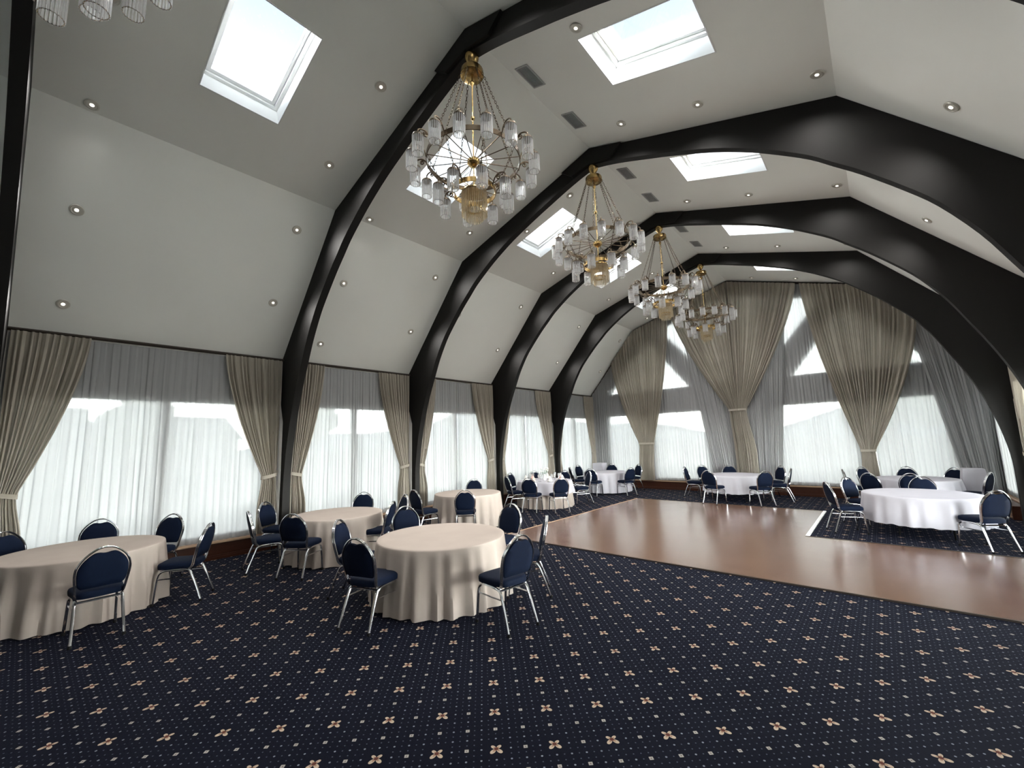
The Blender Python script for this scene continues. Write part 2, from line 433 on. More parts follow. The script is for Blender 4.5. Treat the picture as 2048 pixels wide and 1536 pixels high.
# far gable wall: four tall windows, a band and a glazed truss above
HOLES = [rect(.75, 2.40, WIN_BOT, 2.82), rect(2.60, 4.58, WIN_BOT, 2.82), rect(W-4.58, W-2.60, WIN_BOT, 2.82), rect(W-2.40, W-.75, WIN_BOT, 2.82)]
TRI = [[(.80, 3.60), (4.15, 3.60), (2.62, 5.68)], [(4.98, 3.60), (5.38, 3.60), (5.38, 6.62), (3.02, 5.95)]]
TRI += [[(W-x, z) for x, z in p][::-1] for p in TRI]
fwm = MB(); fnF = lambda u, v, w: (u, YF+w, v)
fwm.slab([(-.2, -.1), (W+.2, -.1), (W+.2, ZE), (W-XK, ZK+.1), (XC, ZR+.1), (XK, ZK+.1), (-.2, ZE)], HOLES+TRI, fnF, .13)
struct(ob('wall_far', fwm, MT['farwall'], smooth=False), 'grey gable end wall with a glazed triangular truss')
def inset(p, d):
    n = len(p); c = Vector((sum(q[0] for q in p)/n, sum(q[1] for q in p)/n)); r = []
    area = sum(p[i][0]*p[(i+1) % n][1]-p[(i+1) % n][0]*p[i][1] for i in range(n)); sg = 1 if area > 0 else -1
    for i in range(n):
        a, b, e = Vector(p[i-1]), Vector(p[i]), Vector(p[(i+1) % n])
        d1 = (b-a).normalized(); d2 = (e-b).normalized(); n1 = Vector((-d1.y, d1.x))*sg; n2 = Vector((-d2.y, d2.x))*sg
        bi = (n1+n2).normalized(); r.append(tuple(b+bi*d/max(.25, bi.dot(n1))))
    return r
gl = ['leftmost tall window of the gable wall', 'tall window left of the centre post in the gable wall', 'tall window right of the centre post in the gable wall', 'rightmost tall window of the gable wall',
      'lower left triangular gable window', 'upper left gable window beside the ridge', 'lower right triangular gable window', 'upper right gable window beside the ridge']
for p, lb in zip(HOLES+TRI, gl):
    root = window_root(lb)
    f = MB(); f.slab(p, [inset(p, .06)], lambda u, v, w: fnF(u, v, w+.02), .06); ob('frame', f, MT['pvc'], root, False)
    g = MB(); g.slab(inset(p, .055), [], lambda u, v, w: fnF(u, v, w+.04), .01); ob('pane', g, MT['glass'], root, False)

# ------------------------------------------------------------ arches
INL = [(.30, 0), (.29, .9), (.30, 1.35), (.37, 1.85), (.47, 2.3), (.59, 2.71), (.75, 3.13), (.94, 3.55), (1.12, 3.93), (1.38, 4.35), (1.62, 4.64), (1.97, 5.01), (2.23, 5.25),
       (2.46, 5.46), (2.8, 5.70), (3.12, 5.90), (3.6, 6.15), (4.21, 6.40), (4.61, 6.545), (5.02, 6.69), (5.35, 6.79), (XC, 6.85)]
inner = [(p.x, p.y) for p in catmull([(a, b, 0) for a, b in INL], 3)]
outer = [(.15, 0), (.15, 2.40), (.02, 2.75), (.005, ZE), (XK, ZK-.005), (XC, ZR-.005)]
poly = outer[:-1]+[(XC, ZR-.005)]+[(W-x, z) for x, z in outer[:-1]][::-1]+[(W-x, z) for x, z in inner][:-1]+inner[::-1]
def arch(y, i):
    a = MB(); a.slab(poly, [], lambda u, v, w: (u, y+w, v), AT)
    o = ob('beam', a, MT['beam'], smooth=True, ang=25)
    struct(o, 'near-black curved timber arch, %s from the camera' % ('overhead' if i < 2 else ORD[i-2])); o.name = 'beam_arch'
    pl = MB()
    pl.slab([(XC-.62, ZR-.19-.02), (XC, ZR-.012), (XC+.62, ZR-.19-.02), (XC+.40, 6.80), (XC, 6.87), (XC-.40, 6.80)], [], lambda u, v, w: (u, y-.05+w, v), .05)
    ob('ridge_plate', pl, MT['beam'], o, False)
    return o
for i, y in enumerate(ARCH_Y): arch(y, i)

# curtain tracks under the ceiling
def track(name, pts, parent=None):
    m = MB()
    for p, q in zip(pts[:-1], pts[1:]):
        m.tube([p, q], .028, 4)
    return struct(ob(name, m, MT['track'], parent, False))
nt_ = 0
for side in (0, 1):
    x = .05 if side == 0 else W-.05
    for k, (a, b) in enumerate(BAYS):
        nt_ += 1; track('trim_%d' % nt_, [(x, a, ZE-.03), (x, b, ZE-.03)])
nt_ += 1; track('trim_%d' % nt_, [(.03, YF-.04, ZE-.03), (XK, YF-.04, ZK-.03), (XC, YF-.04, ZR-.03), (W-XK, YF-.04, ZK-.03), (W-.03, YF-.04, ZE-.03)])

# low wooden plinth with a ledge along the windows
def plinth(name, p0, p1, inw, label):
    p0, p1 = Vector(p0), Vector(p1); d = (p1-p0); ln = d.length; d.normalize(); n = Vector(inw)
    F = lambda a, b, c: p0+d*a+n*b+Vector((0, 0, c))
    def bar(m, a0, a1, b0, b1, c0, c1):
        vs = [F(a, b, c) for a in (a0, a1) for b in (b0, b1) for c in (c0, c1)]
        m.add(vs, [(0, 1, 3, 2), (4, 6, 7, 5), (0, 4, 5, 1), (2, 3, 7, 6), (0, 2, 6, 4), (1, 5, 7, 3)])
    m = MB(); bar(m, 0, ln, -.02, .115, 0, .275); o = struct(ob(name, m, MT['plinth'], None, False), label)
    q = MB(); bar(q, 0, ln, -.02, .14, .275, .302); ob('ledge', q, MT['ledge'], o, False)
    q = MB(); bar(q, 0, ln, .11, .135, .002, .05); bar(q, 0, ln, .11, .128, .05, .075); ob('moulding', q, MT['plinth'], o, False)
    q = MB(); bar(q, 0, ln, .11, .122, .235, .262); ob('rail', q, MT['plinth'], o, False)
    return o
plinth('baseboard_left', (0, YB, 0), (0, YF, 0), (1, 0, 0), 'low reddish wood plinth under the left windows')
plinth('baseboard_right', (W, YF, 0), (W, YB, 0), (-1, 0, 0), 'low reddish wood plinth under the right windows')
plinth('baseboard_far', (.15, YF, 0), (W-.15, YF, 0), (0, -1, 0), 'low reddish wood plinth under the gable windows')
hb = MB(); hb.box(W-.33, W-.15, 13.30, 14.90, 0, .25); hb.box(W-.35, W-.15, 13.28, 14.92, .25, .275)
hc = tag(ob('heater_cover', hb, MT['plinth'], None, False), 'low wooden heater cover with pale slats along the right wall', 'heater cover')
for k in range(4):
    ob('slat', MB().box(W-.345, W-.33, 13.36, 14.84, .035+k*.053, .066+k*.053), MT['ledge'], hc, False)

# ------------------------------------------------------------ curtains
rnd = random.Random(7)
def drape(name, top, tie, bot, frame, nf, seed, label, group, hook=None, amp=.044, p=1.7, rows=34, mat='curtain', base=.105):
    """top: list of (u, z) polyline left->right; tie: (u0, u1, z); bot: (u0, u1, z). frame(u, d, z)->3-D."""
    rr = random.Random(seed); ph = [rr.uniform(0, 6.28) for _ in range(6)]; N = nf*9
    def topat(s):
        ln = [0]
        for a, b in zip(top[:-1], top[1:]): ln.append(ln[-1]+abs(b[0]-a[0])+1e-9)
        t = s*ln[-1]
        for i in range(len(top)-1):
            if t <= ln[i+1]+1e-9:
                k = (t-ln[i])/(ln[i+1]-ln[i]); return (top[i][0]+(top[i+1][0]-top[i][0])*k, top[i][1]+(top[i+1][1]-top[i][1])*k)
        return top[-1]
    uc = (tie[0]+tie[1])/2
    def fn(s, v):
        tu, tz = topat(s)
        wob = s+.012*math.sin(9*s*PI+ph[0])
        fold = math.sin(2*PI*nf*wob+ph[1])+.35*math.sin(2*PI*nf*1.7*wob+ph[2])
        if v < .72:
            k = v/.72; z = tz+(tie[2]-tz)*k
            e = k**p; u0 = tu; u1 = tie[0]+(tie[1]-tie[0])*s
            u = u0+(u1-u0)*e; a = amp*(.55+.45*min(1, k*5))*(1-.45*e); dd = .02*e
        else:
            k = (v-.72)/.28; z = tie[2]+(bot[2]-tie[2])*k
            e = min(1, k*1.6); e = e*e*(3-2*e)
            u = (tie[0]+(tie[1]-tie[0])*s)*(1-e)+(bot[0]+(bot[1]-bot[0])*s)*e; a = amp*(.55+.35*e); dd = .02
        return frame(u+.006*math.sin(2*PI*nf*s*2+ph[3]), base+dd+a*fold, z)
    m = MB(); m.grid(fn, N, rows)
    o = tag(ob(name, m, MT[mat], ang=180), label, 'curtain', group)
    # tie-back band
    r = MB(); pts = []; hw = (tie[1]-tie[0])/2+.02
    for k in range(20):
        a = 2*PI*k/20; pts.append((uc+hw*math.cos(a), .015+base+.068*math.sin(a), tie[2]+(.03*math.cos(a) if hook is not None and hook > uc else -.03*math.cos(a) if hook is not None else 0)))
    vs = []; fs = []
    for k, (u, d, z) in enumerate(pts):
        for dz, ex in ((-.032, 1), (.032, 1)): vs.append(frame(u, d, z+dz))
    n = len(pts)
    for k in range(n): j = (k+1) % n; fs.append((2*k, 2*j, 2*j+1, 2*k+1))
    r.add(vs, fs)
    ob('tieback', r, MT[mat], o)
    if hook is not None:
        h = MB(); end = tie[0]-.02 if hook < uc else tie[1]+.02
        h.tube([frame(end, .10, tie[2]+.02), frame((end+hook)/2, .08, tie[2]+.06), frame(hook, .03, tie[2]+.09)], .018, 6); ob('tieback_cord', h, MT[mat], o)
    return o
def sheer(name, u0, u1, ztop, zbot, frame, nf, seed, label, group, amp=.020, gather=1.0, d0=.03, bot=None):
    rr = random.Random(seed); ph = [rr.uniform(0, 6.28) for _ in range(8)]
    zt = ztop if callable(ztop) else (lambda u: ztop)
    def fn(s, v):
        u = u0+(u1-u0)*s
        if bot: u = u+(bot[0]+(bot[1]-bot[0])*s-u)*v
        z = zt(u0+(u1-u0)*s); z = z+(zbot-z)*v
        sw = s+.02*math.sin(5*s+ph[5])*v+.012*math.sin(17*s+ph[6])
        f = math.sin(2*PI*nf*sw+ph[0])+.6*math.sin(2*PI*nf*.47*sw+ph[1]+.8*v)+.4*math.sin(2*PI*nf*2.3*sw+ph[2])
        return frame(u+.01*math.sin(2*PI*nf*1.3*sw+ph[3]), d0+amp*(.4+.6*min(1, v*4))*(f*.6+.3), z)
    m = MB(); m.grid(fn, int(nf*8), 14)
    return tag(ob(name, m, MT['sheer'], ang=180), label, 'curtain', group)
fL = lambda u, d, z: (d, u, z)
fR = lambda u, d, z: (W-d, u, z)
fG = lambda u, d, z: (u, YF-.03-d, z)
ZT, ZB = ZE-.055, .325
bayw = ['first bay beside the camera', 'second bay', 'third bay', 'fourth bay', 'last bay before the gable']
for side, fr in ((0, fL), (1, fR)):
    sn = ('left', 'right')[side]
    for k, (a, b) in enumerate(BAYS):
        e = b-.02
        nw = .80 if k == 0 else .66
        a0 = a+.03
        nearlab = 'beige curtain tied to the near post, %s wall, %s' % (sn, bayw[k]); farlab = 'beige curtain tied to the far post, %s wall, %s' % (sn, bayw[k])
        drape('curtain', [(a0, ZT), (a0+nw, ZT)], (a0+.02, a0+.24, 1.36), (a0+.01, a0+.33, ZB), fr, 11, 10+k+side*50, nearlab, 'beige curtains on the %s wall' % sn, a0-.02, p=1.5)
        fwid = 1.0 if k == 0 else .92 if k < 4 else .72
        if not (side == 1 and k == 4): drape('curtain', [(e-fwid, ZT), (e-.03, ZT)], (e-.30, e-.06, 1.36), (e-.36, e-.03, ZB), fr, 12, 30+k+side*50, farlab, 'beige curtains on the %s wall' % sn, e-.0, p=1.5)
        if side == 1 and k in (1, 2, 3): continue      # sheers left out here to let more daylight in
        mid = (a+b)/2
        sheer('sheer_curtain', a+.02, mid+.01, ZT-.02, ZB-.015, fr, 17, 70+k+side*50, 'white sheer curtain, near half of the %s wall window, %s' % (sn, bayw[k]), 'sheers on the %s wall' % sn)
        sheer('sheer_curtain', mid+.01, e, ZT-.02, ZB-.015, fr, 17, 90+k+side*50, 'white sheer curtain, far half of the %s wall window, %s' % (sn, bayw[k]), 'sheers on the %s wall' % sn)
for k, (a, b) in enumerate(BACKBAYS):
    for side, fr in ((0, fL), (1, fR)):
        sheer('sheer_curtain', a+.02, b-.02, ZT-.02, ZB-.015, fr, 30, 400+k+9*side, 'white sheer curtain of the %s, %s windows behind the camera' % (('rearmost', 'nearer')[k], ('left', 'right')[side]), 'sheers behind the camera')
def roofz(u):
    u = u if u <= XC else W-u
    return (ZE+(ZK-ZE)*u/XK if u < XK else ZK+(ZR-ZK)*(u-XK)/(XC-XK))-.07
GC = 'beige curtains on the gable wall'
drape('curtain', [(1.12, roofz(1.12)), (XK, roofz(XK)), (3.55, roofz(3.55))], (2.10, 2.68, 1.66), (2.05, 2.62, ZB), fG, 24, 201, 'beige gable curtain left of the centre, tied near its middle', GC, None, .04, 1.5, 44, base=.15)
drape('curtain', [(3.62, roofz(3.62)), (XC-.01, roofz(XC))], (5.34, 5.60, 2.70), (5.40, 5.68, ZB), fG, 16, 202, 'left half of the tall beige curtain pair at the gable centre', GC, None, .04, 1.35, 44, base=.15)
drape('curtain', [(XC+.01, roofz(XC)), (7.56, roofz(7.56))], (5.60, 5.84, 2.70), (5.68, 6.02, ZB), fG, 16, 203, 'right half of the tall beige curtain pair at the gable centre', GC, None, .04, 1.35, 44, base=.15)
drape('curtain', [(7.66, roofz(7.66)), (W-XK, roofz(W-XK)), (10.12, roofz(10.12))], (8.60, 8.90, 1.34), (8.56, 8.92, ZB), fG, 24, 204, 'beige gable curtain right of the centre, tied near its middle', GC, None, .04, 1.5, 44, base=.15)
GS = 'sheers on the gable wall'
sheer('sheer_curtain', .06, 2.3, roofz, ZB, fG, 22, 301, 'white sheer at the left end of the gable wall', GS, d0=.02)
sheer('sheer_curtain', 2.32, 4.75, roofz, ZB, fG, 26, 302, 'white sheer between the left and centre beige gable curtains', GS, d0=.02)
sheer('sheer_curtain', 3.85, XC+.1, roofz, ZB, fG, 24, 303, 'gathered grey sheer left of the gable centre post', GS, d0=.075, bot=(4.72, 5.75))
sheer('sheer_curtain', XC-.1, 7.3, roofz, ZB, fG, 24, 304, 'gathered grey sheer right of the gable centre post', GS, d0=.075, bot=(5.6, 6.62))
sheer('sheer_curtain', 6.45, 8.9, roofz, ZB, fG, 26, 305, 'white sheer between the centre and right beige gable curtains', GS, d0=.02)
sheer('sheer_curtain', 8.92, W-.06, roofz, ZB, fG, 24, 306, 'white sheer at the right end of the gable wall', GS, d0=.02)
sheer('sheer_curtain', 9.9, W-.10, roofz, ZB, fG, 15, 307, 'second sheer gathered into the right corner of the gable wall', GS, d0=.075, bot=(10.55, W-.12))

# ------------------------------------------------------------ downlights, vents
def ring_mesh():
    m = MB(); m.lathe([(.050, .0), (.074, .0), (.076, .006), (.070, .014), (.054, .016), (.050, .012)], 20, cap=False); return m.mesh('trim_ring', MT['silver'])
def refl_mesh():
    m = MB(); m.lathe([(.0, .001), (.03, .002), (.052, .010)], 16); m.lathe([(.0, .016), (.016, .014), (.024, .006), (.024, .002)], 12); return m.mesh('reflector', MT['silver'])
RING, REFL = ring_mesh(), refl_mesh()
LENS = MB().lathe([(.024, .004), (.022, .014), (.012, .019), (0, .020)], 12).mesh('bulb', MT['lampglass'])
def place(o, pt, n):
    n = Vector(n).normalized(); o.rotation_euler = n.to_track_quat('Z', 'Y').to_euler(); o.location = pt
def ceil_pt(x):
    side = 0 if x < XC else 1; xx = x if side == 0 else W-x
    if xx < XK: a, b = Vector((0, 0, ZE)), Vector((XK, 0, ZK))
    else: a, b = Vector((XK, 0, ZK)), Vector((XC, 0, ZR))
    p = a+(b-a)*((xx-a.x)/(b.x-a.x)); d = (b-a).normalized(); n = Vector((d.z, 0, -d.x))
    if side: p.x = W-p.x; n.x = -n.x
    return p, n
def downlight(x, y, label, lit=True):
    p, n = ceil_pt(x); p.y = y
    t = thing('downlight', label, 'ceiling light', group='recessed downlights'); place(t, p+n*.001, n)
    ob('trim_ring', RING, None, t); ob('reflector', REFL, None, t); ob('bulb', LENS, None, t)
    if not lit: return
    l = bpy.data.objects.new('lamp', FILL_SPOT); COL.objects.link(l); l.parent = t; l.location = (0, 0, .045); l.rotation_euler = (PI, 0, 0)  # fill light added under a fixture that is switched off
FILL_SPOT = bpy.data.lights.new('downlight_fill', 'SPOT'); FILL_SPOT.energy = FILL_SPOT_W; FILL_SPOT.spot_size = math.radians(150); FILL_SPOT.spot_blend = 1.0; FILL_SPOT.shadow_soft_size = .03; FILL_SPOT.color = (1, .97, .93)  # spot added to brighten tables and floor; the downlights themselves are off
RA = [.32, 1.26, 2.21, 3.58, 4.75, 6.85, 8.33]; RB = [.78, 1.73, 2.90, 4.39, 6.47, 7.63, 8.98]
for k, (a, b) in enumerate(BAYS):
    for row, xs in (('near', RA), ('far', RB)):
        y = a+.49 if row == 'near' else b-.5
        for j, x in enumerate(xs+([9.99] if row == 'far' and k in (1, 2) else [])):
            where = '%s up from the left eave' % ORD[j] if x < XC else ('just right of the ridge', 'second right of the ridge', 'beside the right knee', 'below the right knee')[[6.85, 8.33].index(x) if row == 'near' else [6.47, 7.63, 8.98, 9.99].index(x)]
            downlight(x, y, 'nickel downlight, %s, %s row of ceiling bay %s' % (where, row, ('one', 'two', 'three', 'four', 'five')[k]), not (k == 4 and row == 'far'))
def vent(y0, y1, label, dark):
    p, n = ceil_pt(5.825); t = thing('air_vent', label, 'air vent', group='air vents beside the ridge')
    d = Vector((XC-XK, 0, ZR-ZK)).normalized(); d.x = -d.x; d = -d     # down the right slope, towards +x
    t.location = p+Vector((0, (y0+y1)/2, 0)); t.rotation_euler = Matrix((d, Vector((0, 1, 0)), d.cross(Vector((0, 1, 0))))).transposed().to_euler()
    hx, hy = .092, (y1-y0)/2; s = 1 if d.cross(Vector((0, 1, 0))).z < 0 else -1
    f = MB(); f.slab(rect(-hx-.02, hx+.02, -hy-.02, hy+.02), [rect(-hx, hx, -hy, hy)], lambda u, v, w_: (u, v, s*w_), .012); ob('frame', f, MT['grille'], t, False)
    ob('duct_shade_sheet', MB().slab(rect(-hx, hx, -hy, hy), [], lambda u, v, w_: (u, v, s*w_), .002), MT['black'], t, False)  # black sheet stands in for the shade inside the duct
    sm = MB().box(-.0035, .0035, -hy, hy, min(s*.003, s*.010), max(s*.003, s*.010)).mesh('slat', MT['grille'], False)
    for k in range(9):
        o = ob('slat', sm, None, t); o.location.x = -hx+.02*(k+.7)
for k in range(3):
    yy = ARCH_Y[2+k]
    vent(yy+.84, yy+1.25, 'slatted air vent by the ridge, near one in ceiling bay %s' % ORD[k+1], 1); vent(yy+2.0, yy+2.39, 'slatted air vent by the ridge, far one in ceiling bay %s' % ORD[k+1], 1)

# ------------------------------------------------------------ chandeliers
def rod_shade(r, h, nr, rr, hh=0, m=None):
    m = m or MB()
    for k in range(nr):
        a = 2*PI*k/nr; x, y = r*math.cos(a), r*math.sin(a); m.tube([(x, y, hh), (x, y, hh-h)], rr, 6)
    return m
SHADE = rod_shade(.062, .225, 20, .0062).mesh('glass_shade', MT['rods'])
CAP = MB().lathe([(.0, .055), (.010, .052), (.012, .034), (.030, .026), (.060, .014), (.068, .0), (.068, -.014), (.060, -.014)], 18).mesh('cap', MT['bronze'])
BASE = MB().tube([((.062)*math.cos(2*PI*k/18), (.062)*math.sin(2*PI*k/18), -.222) for k in range(18)], .003, 4, True).mesh('shade_rim', MT['brass'])
def arm_mesh(dr):
    m = MB(); pts = [(-dr, 0, -.03), (-dr+.015, 0, .03), (-dr+.04, 0, .075), (-dr*.5, 0, .105), (-.03, 0, .100), (0, 0, .075), (0, 0, .05)]
    m.tube(catmull(pts, 5), .009, 6)
    sc = []
    for k in range(24):
        a = PI*.9-k*.42; q = .034*(1-k/30); sc.append((-dr*.55+q*math.cos(a), 0, .058+q*math.sin(a)))
    m.tube(sc, .0075, 5); return m.mesh('scroll_arm', MT['bronze'])
ARM_U, ARM_L = arm_mesh(.17), arm_mesh(.17)
def chain_mesh(p, q, sag, n, name):
    p, q = Vector(p), Vector(q); m = MB(); pts = []
    for k in range(n+1):
        t = k/n; v = p.lerp(q, t); v.z -= sag*4*t*(1-t); pts.append(v)
    for k in range(n):
        a, b = pts[k], pts[k+1]; d = (b-a); ln = d.length*.66; d.normalize()
        s1 = d.cross(Vector((0, 0, 1))); s1 = s1.normalized() if s1.length > 1e-3 else Vector((1, 0, 0)); s2 = d.cross(s1)
        sd = s1 if k % 2 else s2; c = (a+b)/2
        m.tube([c+d*ln*math.cos(t_)+sd*ln*.42*math.sin(t_) for t_ in [2*PI*j/8 for j in range(8)]], .0035, 4, True)
    return m.mesh(name, MT['bronze'])
def band(r, h, th, n=48, z=0):
    m = MB(); m.lathe([(r-th, z), (r, z), (r, z+h), (r-th, z+h), (r-th, z)], n, cap=False); return m
ZU, ZL, RU, RLo = -1.49, -1.90, .585, .27            # ring heights below the ridge soffit (z = 6.85)
def make_chandelier(loc, label):
    t = thing('chandelier', label, 'chandelier', loc, 0, 'brass chandeliers along the ridge')
    ob('canopy', MB().lathe([(.0, .0), (.092, .0), (.095, -.02), (.088, -.06), (.060, -.11), (.030, -.145), (.018, -.17), (.014, -.19)], 24), MT['brass'], t)
    ob('dish', MB().lathe([(.014, -.19), (.06, -.195), (.14, -.21), (.148, -.225), (.148, -.29), (.135, -.30), (.05, -.315), (.012, -.32)], 28), MT['brass'], t)
    ob('stem', MB().lathe([(.008, -.31), (.008, -.36), (.03, -.385), (.03, -.41), (.008, -.44), (.008, -.86), (.026, -.88), (.026, -.91), (.008, -.93), (.008, ZL)], 10), MT['brass'], t)
    ob('hub', MB().lathe([(.0, ZU+.06), (.04, ZU+.05), (.078, ZU+.01), (.080, ZU-.03), (.055, ZU-.06), (.02, ZU-.075), (0, ZU-.078)], 20), MT['brass'], t)
    ob('upper_ring', band(RU, .06, .010, 64, ZU-.03), MT['bronze'], t); ob('lower_ring', band(RLo, .06, .010, 48, ZL-.03), MT['brass'], t)
    sp = MB().tube([(.06, 0, ZU), (RU-.005, 0, ZU)], .006, 6).mesh('spoke', MT['bronze'])
    for k in range(16): o = ob('spoke', sp, None, t); o.rotation_euler.z = OFF+2*PI*k/16
    sp2 = MB().tube([(.01, 0, ZL+.04), (RLo-.005, 0, ZL)], .005, 6).mesh('lower_spoke', MT['brass'])
    for k in range(8): o = ob('lower_spoke', sp2, None, t); o.rotation_euler.z = OFF2+2*PI*k/8
    cu = chain_mesh((.14, 0, -.28), (RU-.01, 0, ZU+.03), .02, 32, 'chain'); cl = chain_mesh((RU-.02, 0, ZU-.02), (RLo, 0, ZL+.03), .10, 15, 'swag_chain')
    for k in range(8):
        o = ob('chain', cu, None, t); o.rotation_euler.z = OFF+PI/16+2*PI*k/8
        o = ob('swag_chain', cl, None, t); o.rotation_euler.z = OFF2+2*PI*k/8
    def lamp(R, ang, z, arm):
        l = ob('glass_shade', SHADE, None, t); l.location = (R*math.cos(ang), R*math.sin(ang), z); l.rotation_euler.z = ang
        ob('cap', CAP, None, l); ob('scroll_arm', arm, None, l); ob('shade_rim', BASE, None, l)
    for k in range(16): lamp(.755, OFF+2*PI*k/16, ZU+.0, ARM_U)
    for k in range(8): lamp(.44, OFF2+2*PI*k/8, ZL+.02, ARM_L)
    d = rod_shade(.152, .30, 40, .0065, ZL-.02); rod_shade(.10, .14, 26, .006, ZL-.24, d)
    dr = ob('drum_shade', d, MT['amber'], t)
    ob('drum_plate', MB().lathe([(0, ZL+.0), (.155, ZL-.005), (.160, ZL-.02), (.150, ZL-.03), (0, ZL-.03)], 28), MT['brass'], dr)
    ob('inner_ring', band(.105, .03, .008, 28, ZL-.25), MT['brass'], dr)
    return t
OFF = math.atan2(-3.4, 3.466)+math.radians(11.25); OFF2 = math.atan2(-3.4, 3.466)+math.radians(12)
cl_ = ['brass chandelier with glass rod shades cut off by the top left corner', 'nearest fully visible brass chandelier, largest, with many glass rod shades', 'second fully visible brass chandelier, hanging under the second arch', 'third fully visible brass chandelier, overlapping the farthest one', 'farthest brass chandelier, in front of the beige gable curtains']
ch = None
for i in range(5):
    loc = (XC, ARCH_Y[1+i]+AT/2, 6.852)
    ch = make_chandelier(loc, cl_[i]) if ch is None else dup(ch, loc, 0, cl_[i])

# ------------------------------------------------------------ chairs
def make_chair():
    t = thing('banquet_chair', 'x', 'chair', group='navy banquet chairs')
    # seat: superellipse cushion, wider in front
    def outline(a, s):
        c, sn = math.cos(a), math.sin(a); e = .42
        x = math.copysign(abs(c)**e, c)*.215*s; y = math.copysign(abs(sn)**e, sn)*.205*s*(1+.09*(x/.215))
        return x, y
    m = MB(); lv = [(.90, .415), (.985, .42), (1.0, .44), (1.0, .462), (.97, .478), (.86, .490), (.60, .498), (.30, .501)]; n = 32
    vs = [(*outline(2*PI*k/n, s), z) for s, z in lv for k in range(n)]; fs = []
    for i in range(len(lv)-1):
        for k in range(n): fs.append((i*n+k, i*n+(k+1) % n, (i+1)*n+(k+1) % n, (i+1)*n+k))
    fs += [tuple(range(n))[::-1], tuple((len(lv)-1)*n+k for k in range(n))]; m.add(vs, fs)
    ob('seat', m, MT['navy'], t, ang=60)
    lean = lambda z: -.185-(z-.45)*.235
    half = [(.155, .515), (.183, .55), (.195, .62), (.197, .675), (.190, .728), (.163, .787), (.120, .838), (.080, .866), (.045, .869), (.02, .863), (0, .861)]
    hs = catmull([(a, b, 0) for a, b in half], 3); prof = [(p.x, p.y) for p in hs]+[(-p.x, p.y) for p in hs][::-1][1:]
    m = MB(); c = len(prof); zc = .70
    def ring(s, dx): return [(lean(zc+(z-zc)*s)+dx, y*s, zc+(z-zc)*s) for y, z in prof]
    rg = [ring(.55, .030), ring(.86, .027), ring(.97, .018), ring(1.0, .004), ring(1.0, -.008), ring(.96, -.020), ring(.55, -.024)]
    vs = [p for g in rg for p in g]; fs = []
    for i in range(len(rg)-1):
        for k in range(c): j = (k+1) % c; fs.append((i*c+k, i*c+j, (i+1)*c+j, (i+1)*c+k))
    fs += [tuple(range(c))[::-1], tuple((len(rg)-1)*c+k for k in range(c))]; m.add(vs, fs)
    ob('backrest', m, MT['navy'], t, ang=60)
    fp = [(.170, .40, .03), (.182, .44, 0), (.194, .52, 0), (.207, .62, 0), (.210, .68, 0), (.203, .735, 0), (.176, .797, 0), (.133, .852, 0), (.084, .894, 0), (.042, .915, 0), (0, .921, 0)]
    q = catmull([(lean(z)+dx, y, z) for y, z, dx in fp], 3); pts = q+[Vector((p.x, -p.y, p.z)) for p in q][::-1][1:]
    m = MB(); m.tube([p+Vector((.009, 0, 0)) for p in pts], .0095, 6); m.tube([p+Vector((-.010, 0, 0)) for p in pts], .0095, 6)
    ob('back_frame', m, MT['chrome'], t)
    for s in (1, -1):
        fl_ = catmull([(.03, s*.180, .402), (.11, s*.182, .400), (.165, s*.186, .375), (.190, s*.190, .31), (.205, s*.196, .12), (.212, s*.200, .008)], 4)
        rl = catmull([(.03, s*.180, .402), (-.08, s*.180, .400), (-.150, s*.181, .380), (-.190, s*.184, .31), (-.262, s*.192, .12), (-.300, s*.198, .008)], 4)
        for path in (fl_, rl):
            m = MB(); m.tube(path, .0145, 8); o = ob('leg', m, MT['chrome'], t)
            e = path[-1]; f = MB(); f.lathe([(.016, -.008), (.0172, 0), (.0165, .02), (.0145, .024)], 10, tuple(e)); ob('foot_cap', f, MT['black'], o)
        m = MB(); m.tube([(.193, s*.19, .30), (-.192, s*.184, .305)], .008, 6); ob('stretcher', m, MT['chrome'], t)
    m = MB(); m.tube([(-.150, -.181, .382), (-.150, .181, .382)], .011, 6); ob('cross_bar', m, MT['chrome'], t)
    m = MB(); m.tube([(.14, -.186, .388), (.14, .186, .388)], .011, 6); ob('cross_bar', m, MT['chrome'], t)
    return t
TABLES = {1: (1.46, .60, .78), 2: (1.70, 3.74, .74), 3: (1.57, 6.97, .77), 4: (4.68, 3.62, .80), 5: (1.48, 10.12, .74), 6: (1.52, 13.72, .78), 7: (5.65, 13.90, .80), 8: (9.56, 14.10, .78), 9: (9.48, 10.85, .83)}
